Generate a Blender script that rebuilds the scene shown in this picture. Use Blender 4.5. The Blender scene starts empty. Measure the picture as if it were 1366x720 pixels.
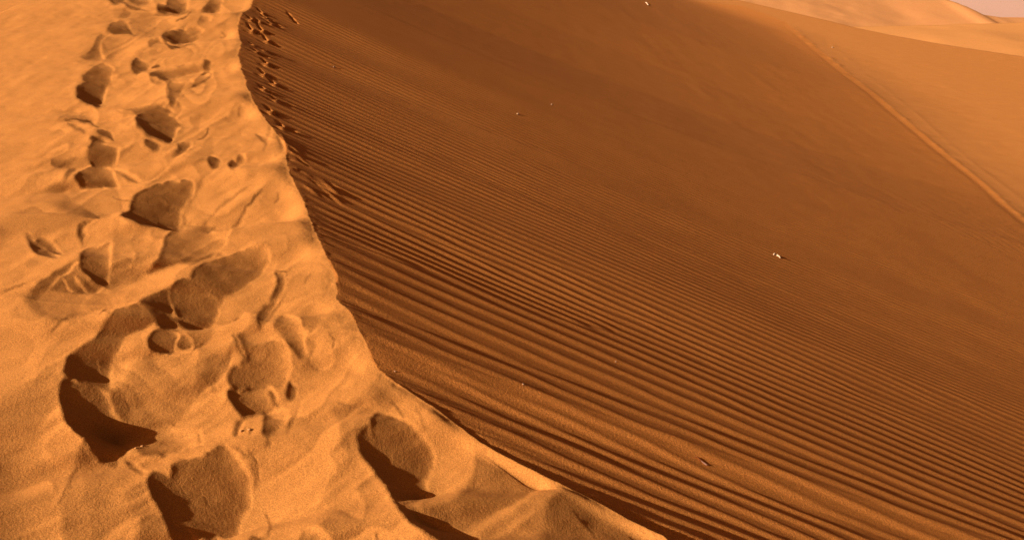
import bpy, math, random
import numpy as np

# ------------------------------------------------------------------ camera, sky, sun, exposure
scn = bpy.context.scene
PITCH = math.radians(22.0)
HFOV = math.radians(60.0)
cam_d = bpy.data.cameras.new("camera")
cam = bpy.data.objects.new("camera", cam_d)
scn.collection.objects.link(cam)
cam.location = (0, 0, 0)
cam.rotation_euler = (math.pi / 2 - PITCH, 0, 0)
cam_d.sensor_width = 36
cam_d.angle = HFOV
cam_d.clip_start = 0.05
cam_d.clip_end = 8000
scn.camera = cam

SUN_EL = math.radians(26.0)
SA = np.array([-0.93, -0.37])
SA = SA / np.linalg.norm(SA)                       # horizontal direction towards the sun
world = bpy.data.worlds.new("World")
scn.world = world
world.use_nodes = True
nt = world.node_tree
sky = nt.nodes.new("ShaderNodeTexSky")
sky.sky_type = 'NISHITA'
sky.sun_disc = False
sky.sun_elevation = SUN_EL
sky.sun_rotation = math.atan2(SA[0], SA[1])
sky.air_density = 0.6
sky.dust_density = 6.0
sky.ozone_density = 0.3
warm = nt.nodes.new("ShaderNodeMix")               # the dusty, very warm air of the photograph
warm.data_type = 'RGBA'
warm.blend_type = 'MULTIPLY'
warm.inputs[0].default_value = 1.0
warm.inputs[7].default_value = (0.90, 0.44, 0.18, 1)
nt.links.new(sky.outputs[0], warm.inputs[6])
nt.links.new(warm.outputs[2], nt.nodes["Background"].inputs[0])
nt.nodes["Background"].inputs[1].default_value = 0.05

sun_d = bpy.data.lights.new("sun", 'SUN')
sun_d.energy = 5.0
sun_d.angle = math.radians(0.5)
sun_d.color = (1.0, 0.86, 0.66)
sun = bpy.data.objects.new("sun", sun_d)
scn.collection.objects.link(sun)
import mathutils
tosun = mathutils.Vector((SA[0] * math.cos(SUN_EL), SA[1] * math.cos(SUN_EL), math.sin(SUN_EL)))
sun.rotation_euler = tosun.to_track_quat('Z', 'Y').to_euler()

scn.view_settings.view_transform = 'Standard'
scn.view_settings.look = 'None'
scn.view_settings.exposure = 0.95
scn.view_settings.gamma = 1.0

# ------------------------------------------------------------------ numeric helpers
rng = np.random.default_rng(7)
random.seed(7)
FPX = 683.0 / math.tan(HFOV / 2)
CP, SP = math.cos(PITCH), math.sin(PITCH)


def sstep(a, b, x):
    t = np.clip((x - a) / float(b - a), 0, 1)
    return t * t * (3 - 2 * t)


def gblur(a, s):
    if s <= 0.2:
        return a
    n = int(3 * s) + 1
    k = np.exp(-0.5 * (np.arange(-n, n + 1) / s) ** 2)
    k /= k.sum()
    p = np.pad(a, n, mode='edge')
    o = np.zeros((a.shape[0], p.shape[1]))
    for i, w in enumerate(k):
        o += w * p[i:i + a.shape[0]]
    q = np.zeros(a.shape)
    for i, w in enumerate(k):
        q += w * o[:, i:i + a.shape[1]]
    return q


def lattice(seed, n=256):
    return np.random.default_rng(seed).standard_normal((n, n))


_LAT = {}


def vnoise(u, v, seed):
    """smooth value noise, about -1..1"""
    if seed not in _LAT:
        _LAT[seed] = lattice(seed)
    L = _LAT[seed]
    iu = np.floor(u).astype(np.int64)
    iv = np.floor(v).astype(np.int64)
    fu = u - iu
    fv = v - iv
    fu = fu * fu * fu * (fu * (fu * 6 - 15) + 10)
    fv = fv * fv * fv * (fv * (fv * 6 - 15) + 10)
    a = L[iu & 255, iv & 255]
    b = L[(iu + 1) & 255, iv & 255]
    c = L[iu & 255, (iv + 1) & 255]
    d = L[(iu + 1) & 255, (iv + 1) & 255]
    return ((a * (1 - fu) + b * fu) * (1 - fv) + (c * (1 - fu) + d * fu) * fv) * 0.6


def fbm(u, v, seed, oct=3):
    s = 0
    for o in range(oct):
        s = s + vnoise(u * 2 ** o, v * 2 ** o, seed + o) * 0.5 ** o
    return s


def project(x, y, z):
    """world point -> point of the photograph (1366 x 720)"""
    dep = y * CP - z * SP
    up = y * SP + z * CP
    dep = np.maximum(dep, 0.05)
    return 683 + FPX * x / dep, 360 - FPX * up / dep


# ------------------------------------------------------------------ base shape of the dune
# crest line of the ridge, where it runs over the falling and rising back of the dune
def crest_z(y):
    yy = np.clip(y, -3.0, 15.0)
    return -1.70 + 0.067 * yy - 0.0012 * np.maximum(yy - 8, 0) ** 2 - 0.24 * np.maximum(3.2 - yy, 0)


_C = np.array([1250, 900, 1080, 800, 1000, 758, 930, 722, 850, 685, 800, 657, 740, 626, 690, 600, 640, 573, 600, 546, 575, 528, 540, 507, 520, 495, 503, 482,
               495, 470, 489, 450, 475, 425, 462, 405, 450, 393, 449, 378, 446, 362, 433, 335, 421, 302, 411, 275, 405, 258, 400, 250, 393, 238, 386, 224,
               382, 205, 380, 192, 378, 182, 372, 173, 364, 162, 358, 155, 350, 147, 345, 142, 339, 134, 334, 122, 326, 109, 327, 103, 323, 90, 318, 72,
               323, 55, 316, 34, 319, 24, 335, 0], float).reshape(-1, 2)


def _crest():
    X, Y = [], []
    for px, py in _C:
        r, u = (px - 683) / FPX, (360 - py) / FPX
        d = (r, CP + u * SP, -SP + u * CP)
        t = np.linspace(0.5, 20, 8000)
        k = np.argmax(d[2] * t < crest_z(d[1] * t) - 0.045 - 0.045 * sstep(2.9, 2.4, d[1] * t))      # the footprint relief lowers the crest by this much
        X.append(d[0] * t[k]); Y.append(d[1] * t[k])
    X, Y = X + [-4.1, -4.6, -4.2, -2.6, -1.2, -1.8, -4.0, -10.0], Y + [15.5, 20, 25, 33, 52, 63, 90, 140]      # beyond the frame it swings right
    X, Y = [X[0] + 4] + X, [Y[0] - 4] + Y
    o = np.argsort(Y)
    return np.array(X)[o], np.array(Y)[o]


CX, CY = _crest()


def crest_x(y):
    return np.interp(y, CY, CX)


# slope of the shaded side with the distance from the crest, and its integral (the drop)
SD = np.array([0, 1.5, 4.0, 6.0, 8.5, 11.0, 14.0, 15.6, 17.6, 20, 40, 200])
SS = np.array([0.436, 0.426, 0.402, 0.376, 0.340, 0.312, 0.275, 0.240, 0.135, 0.05, 0.0, 0.0])
_d = np.linspace(0, 200, 20001)
_s = np.interp(_d, SD, SS)
_drop = np.concatenate([[0], np.cumsum((_s[1:] + _s[:-1]) * 0.5 * (_d[1] - _d[0]))])

LEFT_SLOPE = 0.02


def left_slope(y):
    return LEFT_SLOPE - 0.10 * sstep(3.6, 2.3, y)


EDGE = None


def edge_x(y):
    """far edge of the flat sand below the dune"""
    if EDGE is None:
        return np.full(np.shape(y), 1e6)
    return np.interp(y, EDGE[1], EDGE[0])


def base_z(x, y):
    dx = x - crest_x(y)
    zc = crest_z(y)
    right = zc - np.interp(np.maximum(dx, 0), _d, _drop) * (1 - 0.10 * sstep(4.8, 2.4, y))
    m = np.maximum(-dx, 0)
    left = zc - left_slope(y) * m - 0.0035 * m ** 2 * (m < 1e9)
    z = np.where(dx > 0, right, left)
    o = x - edge_x(y)
    oc = np.minimum(np.maximum(o, 0), 40)
    z = z - 0.6 * (np.sqrt(oc ** 2 + 1.2 ** 2) - 1.2)
    return z


def unproject(px, py, it=60):
    """point of the photograph -> point of the base dune surface"""
    px = np.atleast_1d(np.asarray(px, float))
    py = np.atleast_1d(np.asarray(py, float))
    r = (px - 683) / FPX
    u = (360 - py) / FPX
    dx, dy, dz = r, CP + u * SP, -SP + u * CP
    lo = np.full(px.shape, 0.5)
    t = lo.copy()
    hit = np.zeros(px.shape, bool)
    step = 1.012
    prev = t.copy()
    while True:
        below = dz * t < base_z(dx * t, dy * t)
        new = below & ~hit
        lo = np.where(new, prev, lo)
        hit |= new
        prev = np.where(hit, prev, t)
        if hit.all() or t.max() > 120:
            break
        t = np.where(hit, t, t * step)
    a, b = prev.copy(), t.copy()
    for _ in range(40):
        m = 0.5 * (a + b)
        bl = dz * m < base_z(dx * m, dy * m)
        b = np.where(bl, m, b)
        a = np.where(bl, a, m)
    return dx * b, dy * b


_ex, _ey = unproject([1800, 1600, 1450, 1366, 1300, 1250, 1180, 1135, 1100, 1040, 980, 950], [174, 130, 94, 76, 66, 58, 45.5, 36, 27.5, 14, 0, -7])
_o = np.argsort(_ey)
EDGE = np.array([np.concatenate([[_ex[_o][0] + 14], _ex[_o], [_ex[_o][-1] - 30]]), np.concatenate([[_ey[_o][0] - 20], _ey[_o], [_ey[_o][-1] + 60]])])

# ------------------------------------------------------------------ footprints and slipped facets
# Survey of the trodden sand: outlines of facets (as seen from the ridge) with how squarely each faces the
# low sun. They are laid on the dune and integrated into a relief of real heights further down.
F = []      # (points, tone, softness, is_footprint)


def fac(tone, pts, soft=1.2, foot=0):
    F.append((np.array(pts, float).reshape(-1, 2), tone, soft, foot))


def line(tone, width, pts, soft=0.8):
    F.append((np.array(pts, float).reshape(-1, 2), tone, soft, -width))


# --- far end of the trail
fac(150, [143,-4, 168,-4, 166,4, 152,4], 1, 1)
line(165, 3, [160,2, 170,7, 180,11, 194,15])
fac(213, [172,-4, 205,-6, 200,4, 186,8, 174,3], 1.5, 51)
fac(180, [222,8, 228,-4, 248,-4, 251,8, 246,16, 230,18], 1, 2)
fac(85, [213,6, 222,8, 228,15, 232,17, 224,17, 214,14], 0.8, 2)
fac(180, [268,13, 274,6, 282,-2, 297,-2, 296,10, 287,18, 278,15], 1.2, 3)
fac(105, [270,11, 277,8, 284,18, 276,15], 0.8, 3)
fac(208, [262,31, 268,20, 282,21, 279,30, 266,35], 2, 48)
line(175, 2, [208,18, 222,20, 240,20, 252,14])
fac(236, [196,22, 232,22, 250,18, 236,36, 212,46, 206,34], 2)
line(175, 1.5, [257,13, 252,20, 243,25, 236,31])
fac(213, [172,30, 178,16, 190,15, 205,20, 208,30, 205,47, 190,49, 180,46], 1.2)
fac(120, [143,40, 150,30, 165,29, 172,34, 178,47, 168,44, 155,44], 1.5, 4)
fac(190, [158,22, 166,13, 173,19, 165,29], 1.2)
line(90, 2, [166,34, 171,41, 177,47])
fac(180, [106,76, 122,68, 130,50, 142,43, 149,46, 137,55, 135,70, 138,80, 120,80], 2.5, 4)
fac(215, [136,57, 145,46, 162,47, 166,56, 158,72, 150,82, 140,76], 1)
fac(240, [150,81, 160,65, 178,53, 199,52, 198,62, 180,75, 165,83], 1)
fac(193, [242,42, 262,37, 273,40, 262,52, 248,60, 238,61], 1, 5)
fac(108, [216,48, 228,42, 243,40, 241,52, 236,61, 226,57], 1, 5)
fac(198, [198,57, 212,50, 218,57, 202,61], 1.5, 49)
line(110, 3, [222,59, 230,64, 240,65])
line(245, 2, [224,57, 234,62, 246,60, 262,55])
fac(218, [180,80, 195,67, 212,60, 218,70, 212,80, 200,84], 1)
fac(150, [177,83, 184,80, 198,88, 197,94, 182,97, 176,92], 1.2, 6)
line(130, 2, [180,80, 190,84, 199,89])
line(110, 2, [203,90, 214,88])
fac(207, [204,98, 225,92, 250,86, 268,81, 275,85, 270,92, 250,98, 225,110, 215,110], 1, 7)
fac(125, [200,99, 210,97, 224,107, 215,113, 204,110], 1, 7)
line(95, 1.6, [204,99, 214,103, 224,108])
fac(150, [272,81, 281,83, 279,92, 273,93], 0.8, 7)
fac(196, [222,115, 240,109, 254,106, 260,112, 252,118, 240,124, 236,140, 228,144], 1.5, 8)
fac(215, [258,108, 270,98, 280,94, 282,99, 274,109, 260,117], 0.8, 8)
line(160, 2, [257,117, 265,110, 274,107, 281,99, 279,95, 268,98])
line(185, 3, [296,42, 300,46, 294,50])
# --- second stretch
fac(172, [112,102, 122,92, 138,86, 151,92, 148,105, 143,122, 135,112, 120,114], 1.5, 9)
fac(88, [102,129, 105,116, 118,107, 132,112, 143,122, 133,143, 120,138, 110,134], 1.2, 9)
fac(238, [134,142, 144,118, 160,104, 190,98, 220,110, 225,135, 200,148, 165,150, 145,146], 0.8)
line(60, 1.8, [101,129, 115,136, 133,143])
fac(186, [155,148, 175,147, 200,141, 222,136, 215,144, 190,151, 165,152], 1.5, 31)
fac(214, [74,161, 85,152, 108,146, 126,144, 131,155, 127,168, 115,166, 95,158, 85,158], 2, 36)
line(140, 3, [86,158, 102,160, 118,164, 132,170])
line(190, 5, [92,165, 102,172, 112,178])
fac(234, [128,158, 140,147, 160,148, 184,152, 183,166, 168,180, 152,184, 140,175, 130,168], 1)
fac(95, [131,176, 137,173, 146,176, 152,187, 140,183], 0.8, 10)
fac(95, [119,184, 124,181, 134,182, 142,190, 130,192], 0.8, 11)
fac(213, [70,212, 95,203, 118,197, 125,210, 110,222, 90,224, 70,222], 3, 47)
fac(150, [118,197, 124,190, 145,194, 159,197, 158,208, 154,219, 140,223, 125,222, 118,210], 1.3, 12)
fac(226, [157,213, 162,197, 175,185, 190,186, 200,196, 210,200, 225,208, 212,224, 198,236, 185,232, 170,224], 1)
line(240, 2.5, [155,220, 159,204, 168,193, 178,184])
fac(118, [184,155, 198,148, 215,150, 230,156, 240,164, 236,176, 228,191, 215,186, 200,180, 188,174, 183,166], 1, 13)
fac(60, [186,169, 195,173, 210,181, 228,191, 214,186, 198,180], 1, 13)
line(70, 2, [206,165, 213,170, 210,178])
fac(180, [201,148, 212,143, 226,144, 230,150, 215,151], 0.8, 32)
fac(168, [193,189, 200,185, 216,192, 212,198, 200,198], 1, 14)
fac(226, [230,190, 240,176, 252,160, 270,165, 282,172, 276,188, 262,198, 244,198], 2)
line(235, 2, [229,191, 237,177, 245,165, 262,150])
line(150, 1.4, [279,170, 278,177, 270,184, 262,186], 0.6)
fac(173, [231,205, 243,193, 255,188, 253,198, 236,206], 1.2, 52)
line(110, 1.5, [236,204, 246,202, 253,197])
line(242, 3, [220,228, 240,208, 262,190])
fac(202, [240,217, 258,205, 268,196, 280,180, 285,198, 278,210, 256,218, 232,224, 200,246, 196,240], 1.6)
line(244, 3, [184,247, 205,238, 225,222, 236,210])
fac(105, [277,211, 285,209, 294,213, 291,221, 284,223], 0.8, 15)
fac(185, [318,206, 324,204, 327,210, 322,218, 316,218], 0.8, 16)
fac(115, [307,217, 313,213, 319,219, 315,226, 309,225], 0.8, 16)
fac(170, [101,237, 108,228, 125,222, 140,223, 152,230, 158,248, 156,256, 140,250, 115,248, 104,244], 1.2, 17)
fac(95, [100,236, 107,230, 112,238, 120,247, 108,246], 1, 17)
line(246, 3, [93,240, 97,231, 108,225, 122,220])
line(244, 2.4, [93,240, 103,246, 110,249])
fac(163, [88,238, 91,227, 104,224, 95,232], 1.3, 37)
line(130, 2.5, [119,196, 121,190, 126,186])
fac(203, [150,228, 170,228, 186,238, 184,243, 165,236], 1.5, 53)
fac(200, [36,276, 60,252, 78,243, 92,240, 100,248, 86,256, 65,265], 3)
fac(234, [158,248, 165,240, 182,245, 196,250, 180,257, 162,257], 1.2)
# --- left flank
fac(212, [-30,320, 0,300, 25,280, 50,254, 75,262, 100,270, 122,288, 108,300, 100,312, 75,316, 40,312, 20,312, -10,335], 2.5)
fac(190, [70,272, 88,266, 110,276, 132,290, 118,293, 100,288, 85,282], 2)
fac(95, [112,284, 132,289, 132,293, 122,293], 1.2)
fac(186, [106,300, 118,294, 131,293, 117,302, 113,311, 117,315, 111,321, 112,328, 105,318], 1.2, 46)
fac(140, [50,322, 60,320, 70,326, 82,341, 72,338, 58,330], 1, 18)
fac(198, [35,312, 45,320, 62,331, 80,344, 62,342, 45,336], 0.8, 18)
line(110, 1.5, [36,313, 46,320])
fac(220, [84,262, 95,252, 120,250, 155,251, 180,258, 178,270, 160,280, 135,291, 118,278, 100,270], 1)
line(196, 2, [150,262, 165,268, 178,268])
fac(240, [113,326, 116,302, 135,292, 158,284, 157,300, 140,325, 125,330], 1)
line(246, 3, [180,262, 177,274, 162,284, 140,292])
fac(132, [162,288, 175,278, 180,262, 200,250, 225,243, 255,240, 262,250, 250,270, 240,285, 238,304, 220,304, 205,298, 192,304, 180,300, 168,294], 1, 19)
fac(45, [162,288, 170,282, 180,287, 193,303, 180,301, 168,295], 1, 19)
fac(185, [238,302, 242,280, 252,256, 272,238, 268,254, 252,278], 3)
line(90, 3, [214,262, 222,268, 226,275, 218,284])
line(90, 2.5, [206,290, 212,298, 220,302])
fac(240, [240,302, 252,275, 275,245, 300,222, 330,228, 322,262, 290,296, 262,303], 3)
line(215, 4, [270,300, 300,270, 330,248])
fac(216, [150,322, 158,312, 172,306, 195,304, 218,312, 220,325, 212,345, 198,364, 175,378, 160,384, 147,384, 144,362, 147,345], 1)
line(236, 2, [177,330, 178,345, 172,360])
fac(176, [108,340, 115,332, 138,327, 149,324, 147,350, 145,383, 130,380, 118,368, 108,360], 1.5, 34)
fac(150, [124,372, 132,366, 142,384, 130,382], 1.2)
fac(182, [38,392, 75,362, 108,348, 118,375, 140,386, 130,390, 100,394, 70,396], 1.5)
line(110, 2.5, [74,386, 82,380, 88,386, 86,392])
line(140, 2.5, [112,372, 118,382, 126,388])
line(245, 2.5, [102,372, 108,383, 118,391])
line(245, 2.5, [86,374, 90,384, 98,391])
line(130, 2, [96,374, 101,384, 110,391])
line(238, 2.5, [130,390, 138,386, 146,392])
fac(200, [198,364, 212,345, 220,320, 232,306, 255,300, 285,299, 278,310, 300,310, 310,302, 304,316, 300,328, 285,341, 270,348, 240,354, 205,364], 1, 35)
fac(165, [240,302, 262,300, 286,299, 278,310, 258,306], 1.5)
line(120, 1.6, [286,299, 279,305, 277,311])
fac(242, [104,408, 150,395, 200,368, 245,356, 320,334, 340,328, 300,340, 262,355, 236,373, 190,402, 150,410], 0.9)
line(150, 2.5, [40,388, 58,377, 78,362])
line(240, 3, [62,386, 90,364, 106,352])
line(170, 2.4, [-6,396, 14,388, 34,378])
# --- the large double print in the middle
fac(178, [256,366, 280,350, 320,335, 345,328, 359,336, 360,350, 348,368, 325,385, 305,395, 296,413, 290,397, 272,390, 260,378], 0.9, 20)
fac(150, [258,362, 275,352, 290,347, 284,362, 275,378, 262,378], 3, 20)
fac(85, [188,402, 205,393, 225,384, 240,374, 236,395, 231,412, 238,438, 222,440, 210,432, 196,416], 1.3, 20)
fac(150, [234,380, 246,371, 260,374, 274,392, 292,400, 292,416, 280,436, 262,438, 245,431, 234,415], 1.2, 20)
fac(40, [231,420, 240,426, 252,432, 272,438, 250,437, 236,430], 1, 20)
line(70, 2.5, [258,378, 266,386, 276,394])
line(190, 2, [224,386, 228,402, 232,424])
fac(150, [198,452, 203,443, 215,438, 232,442, 240,450, 234,464, 220,470, 205,466], 0.9, 21)
line(80, 2.0, [197,455, 204,465, 218,470, 232,468])
fac(130, [237,456, 244,446, 252,450, 254,462, 243,465], 0.8, 21)
line(244, 2.5, [240,448, 236,456, 233,466])
line(244, 2.0, [220,472, 240,470, 262,466, 280,452])
fac(205, [248,445, 262,439, 285,440, 280,452, 268,462, 256,458], 1.2)
line(55, 1.3, [249,464, 254,460], 0.4)
line(55, 1.3, [257,466, 263,461], 0.4)
line(55, 1.3, [259,459, 264,456], 0.4)
line(55, 1.3, [266,462, 272,456], 0.4)
line(120, 2, [314,429, 318,424])
# --- the deepest hole
fac(132, [146,414, 160,410, 186,405, 206,430, 190,438, 170,447, 160,462, 150,482, 147,516, 140,521, 130,510, 125,480, 128,460, 138,430], 1, 22)
fac(95, [94,470, 116,456, 130,443, 138,432, 129,470, 138,500, 139,520, 128,518, 116,514, 100,505, 86,496, 88,480], 2, 22)
fac(88, [80,510, 88,504, 105,510, 120,516, 136,520, 150,540, 153,556, 176,574, 172,580, 158,584, 160,590, 173,598, 155,608, 138,616, 128,608, 112,585, 92,566, 85,550, 80,530], 1, 22)
fac(12, [86,552, 104,555, 130,562, 152,577, 168,579, 156,584, 158,592, 136,593, 112,585, 92,567], 1.2, 22)
fac(15, [88,496, 96,492, 99,504, 92,506], 1, 22)
line(175, 2.5, [127,472, 132,492, 139,512])
fac(244, [147,516, 150,490, 160,465, 180,445, 205,431, 202,440, 178,460, 172,490, 165,510, 150,523], 0.9)
fac(212, [150,523, 168,510, 180,478, 200,471, 230,473, 300,466, 312,470, 300,500, 275,520, 240,560, 215,570, 178,576, 165,560, 155,540], 1.4)
fac(194, [276,478, 300,470, 312,466, 300,496, 272,522, 262,530], 1.6)
fac(175, [145,522, 166,520, 172,545, 172,560, 155,552], 2)
fac(241, [263,530, 300,498, 313,470, 305,500, 300,535, 310,558, 300,580, 270,578, 245,562], 1)
line(246, 2, [262,530, 285,510, 304,492, 312,472])
line(165, 3, [158,585, 180,572, 200,566, 222,562])
line(244, 2.5, [160,584, 166,591, 178,597])
line(110, 2, [222,561, 232,567])
fac(214, [182,596, 205,582, 225,572, 255,572, 268,578, 268,592, 245,600, 220,606, 195,606], 1.5, 23)
fac(165, [256,572, 266,575, 271,588, 264,593, 262,580], 1.2, 23)
line(180, 4, [195,603, 210,602, 224,601])
line(242, 3, [214,612, 245,600, 272,590])
fac(173, [166,613, 176,614, 192,628, 190,634, 176,624], 1.2, 42)
fac(185, [138,618, 155,610, 154,622, 146,624], 1)
# --- the print beside the rim
fac(196, [310,444, 318,447, 326,472, 332,481, 325,482, 314,462], 0.9)
fac(206, [318,445, 345,438, 370,440, 385,470, 387,500, 376,515, 350,514, 330,517, 318,500, 326,478, 332,480], 1.2, 24)
line(95, 1.8, [310,446, 316,462, 325,474, 331,481])
fac(160, [303,500, 311,486, 326,490, 334,500, 328,516, 315,518, 308,512], 1.6, 24)
fac(85, [302,522, 308,516, 318,520, 316,530, 330,552, 326,556, 312,540], 1, 24)
fac(200, [318,525, 345,515, 362,513, 370,530, 368,545, 345,555, 330,552], 0.9, 24)
line(110, 1.6, [316,524, 328,518, 345,516, 356,514])
fac(110, [359,522, 364,522, 373,541, 366,541], 0.8, 24)
fac(135, [382,522, 388,505, 395,515, 393,528, 386,534], 1, 24)
fac(211, [355,552, 380,545, 384,556, 368,578, 350,580, 352,565], 1.3, 54)
fac(193, [384,572, 396,545, 402,535, 396,556, 384,578], 1.4, 55)
fac(178, [312,578, 318,560, 326,556, 322,570, 318,582], 1.2, 56)
line(110, 2, [333,570, 334,580])
line(244, 2.5, [318,582, 325,568, 332,568, 331,580])
fac(185, [352,590, 358,576, 358,590, 355,598], 1)
# --- towards the crest
fac(162, [368,362, 377,364, 382,374, 378,388, 369,398, 360,402, 366,390, 369,376], 1, 25)
line(115, 1.5, [368,360, 378,363, 383,374])
fac(180, [344,424, 354,410, 372,399, 362,420, 349,440, 346,432], 1.6, 43)
line(140, 2, [374,402, 364,418, 352,436])
line(200, 4, [420,346, 415,365, 406,378])
fac(200, [366,432, 380,418, 394,423, 408,440, 414,448, 405,452, 410,472, 400,476, 388,462, 376,448], 1.4, 39)
fac(212, [400,420, 415,405, 445,396, 442,410, 428,425, 423,440, 415,448, 404,436], 1.2)
line(130, 1.4, [400,424, 408,440, 414,448])
line(165, 1.6, [438,442, 445,452, 443,464])
line(244, 3, [416,446, 428,438, 436,440])
fac(210, [395,482, 420,472, 426,490, 405,502], 3)
line(190, 3, [328,274, 318,292, 308,305])
line(165, 2.5, [348,252, 337,266, 330,274])
line(160, 2, [370,256, 372,264, 366,270])
line(190, 1.5, [352,120, 340,140, 330,160])
fac(208, [320,140, 336,138, 334,150, 322,156, 318,150], 2, 57)
fac(203, [338,178, 360,186, 376,188, 360,190, 350,205, 352,192], 1.5, 45)
fac(225, [300,75, 310,66, 320,50, 322,80, 330,110, 318,120], 2)
# --- lower left facets
fac(168, [-60,590, 0,600, 20,604, 20,640, 22,665, 24,692, 34,708, 44,726, 44,790, -60,790], 0.8)
fac(206, [25,515, 60,492, 88,475, 82,505, 80,532, 60,556, 46,574, 20,600, -40,590, -40,550, 0,533], 1.5)
line(241, 4, [-20,548, 25,512, 95,467, 120,452, 138,432, 152,408])
fac(236, [62,487, 95,465, 122,452, 138,430, 150,411, 135,420, 108,444, 84,464], 0.9)
line(120, 1.8, [148,405, 140,410, 133,418])
fac(216, [48,393, 70,388, 120,398, 152,406, 130,414, 100,422, 85,425, 65,416], 0.9)
fac(186, [32,398, 48,394, 62,416, 92,425, 72,427, 50,418], 1.6)
line(175, 2.5, [68,441, 80,430, 92,421])
fac(232, [20,610, 46,584, 80,560, 110,588, 90,600, 70,620, 26,648], 1)
line(244, 2, [24,648, 60,622, 90,598, 113,584])
fac(228, [24,648, 60,625, 108,594, 104,614, 86,648, 62,690, 48,726, 38,715, 24,690], 1.2)
fac(205, [86,650, 106,614, 120,612, 150,622, 190,618, 200,650, 222,686, 170,693, 130,722, 88,730, 82,700], 1.8)
line(185, 4, [104,618, 92,644, 78,670])
line(188, 3, [88,690, 90,706])
fac(175, [110,585, 128,607, 118,613, 104,610], 1.4)
fac(228, [125,724, 170,693, 200,682, 212,684, 190,705, 160,735], 1)
fac(180, [188,688, 205,682, 222,688, 228,715, 225,740, 180,740], 2)
# --- big print at the bottom
fac(158, [226,635, 232,620, 245,613, 270,607, 299,591, 315,606, 330,630, 335,660, 330,682, 322,690, 318,712, 300,716, 280,706, 265,690, 245,662, 230,645], 0.9, 26)
fac(105, [198,640, 205,630, 220,630, 235,650, 250,665, 265,687, 285,700, 310,712, 280,716, 255,708, 240,696, 222,690, 205,662], 1, 26)
fac(20, [222,690, 238,698, 256,710, 252,722, 235,722, 226,706], 1.2, 26)
line(80, 2.4, [240,652, 252,666, 263,680])
line(80, 2.4, [272,662, 277,672])
line(100, 2, [322,662, 320,676, 316,684])
line(190, 3, [300,592, 320,600, 340,618, 344,635])
line(150, 2, [330,596, 340,612, 344,630])
fac(196, [332,604, 344,622, 345,640, 338,655, 335,630], 1.5)
line(130, 2.2, [352,682, 358,694, 359,706, 356,718])
line(244, 2, [280,715, 300,717, 320,716])
fac(170, [332,718, 340,712, 350,720, 345,740, 325,740], 1.2)
line(242, 5, [352,720, 380,700, 410,690])
fac(198, [390,730, 405,708, 420,702, 436,710, 444,730, 430,750, 400,750], 1.5, 44)
# --- lit sand right of the prints
fac(241, [360,720, 372,660, 395,600, 440,520, 470,500, 474,530, 455,560, 465,595, 462,620, 440,655, 420,690, 400,720], 4)
fac(222, [455,625, 470,600, 500,640, 525,662, 545,690, 565,705, 590,716, 560,740, 430,740, 432,700, 440,660], 2)
fac(236, [480,720, 500,668, 520,658, 560,703, 570,722, 560,745, 480,745], 3)
line(170, 2, [502,706, 503,722])
fac(208, [440,545, 472,536, 500,547, 492,562, 480,590, 468,600, 455,592, 452,560], 1.6)
line(180, 2, [450,537, 475,540, 496,546])
fac(204, [496,512, 505,494, 520,493, 545,505, 575,525, 568,560, 552,545, 530,535, 502,540], 1.8)
line(150, 1.6, [522,531, 530,540, 538,553])
line(160, 1.5, [553,540, 562,556, 567,572])
line(240, 5, [480,505, 480,525, 492,538])
fac(150, [495,560, 506,548, 530,553, 545,560, 560,574, 574,590, 580,605, 575,626, 568,641, 550,630, 520,612, 499,595], 1, 27)
fac(105, [478,580, 490,566, 500,592, 520,612, 545,626, 568,640, 570,655, 560,661, 535,652, 515,645, 495,620, 480,600], 1.5, 27)
fac(20, [517,648, 535,650, 566,660, 555,667, 530,667], 1.2, 27)
fac(237, [570,662, 578,632, 584,602, 572,580, 562,552, 576,524, 600,540, 626,555, 634,590, 630,626, 612,655, 588,668], 1.3)
fac(40, [525,666, 540,674, 560,684, 590,705, 634,717, 615,726, 590,720, 565,706, 545,691], 1.2, 28)
line(60, 3, [526,667, 550,682, 575,698])
fac(188, [560,672, 598,668, 626,645, 636,600, 628,556, 660,552, 720,590, 760,618, 729,640, 715,652, 680,672, 640,696, 620,706, 580,690], 1.5)
fac(212, [640,708, 690,676, 724,650, 731,634, 722,612, 738,625, 756,646, 740,662, 712,680, 680,697, 652,722], 1.3)
fac(196, [630,740, 652,720, 690,700, 735,664, 750,690, 760,740], 2)
fac(132, [735,664, 756,648, 765,612, 830,635, 890,675, 980,730, 1010,780, 740,780, 730,700], 2.2)
fac(45, [592,538, 640,566, 690,590, 724,606, 748,620, 724,616, 690,600, 640,576], 0.8)
fac(35, [762,628, 790,636, 815,655, 842,682, 880,705, 915,725, 870,708, 835,685, 812,673, 785,656], 1)
line(70, 3, [764,676, 776,692, 795,716])


TX0, TY0, TW, TH = -200, -90, 1240, 960


def spline(P, closed=True, n=6):
    N = len(P)
    out = []
    rngi = range(N) if closed else range(N - 1)
    for i in rngi:
        if closed:
            p0, p1, p2, p3 = P[i - 1], P[i], P[(i + 1) % N], P[(i + 2) % N]
        else:
            p0, p1, p2, p3 = P[max(i - 1, 0)], P[i], P[i + 1], P[min(i + 2, N - 1)]
        for t in np.linspace(0, 1, n, endpoint=False):
            # half tension: corners stay fairly crisp
            m1, m2 = (p2 - p0) * 0.30, (p3 - p1) * 0.30
            t2, t3 = t * t, t ** 3
            out.append((2 * t3 - 3 * t2 + 1) * p1 + (t3 - 2 * t2 + t) * m1 + (-2 * t3 + 3 * t2) * p2 + (t3 - t2) * m2)
    if not closed:
        out.append(P[-1])
    return np.array(out)


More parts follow.
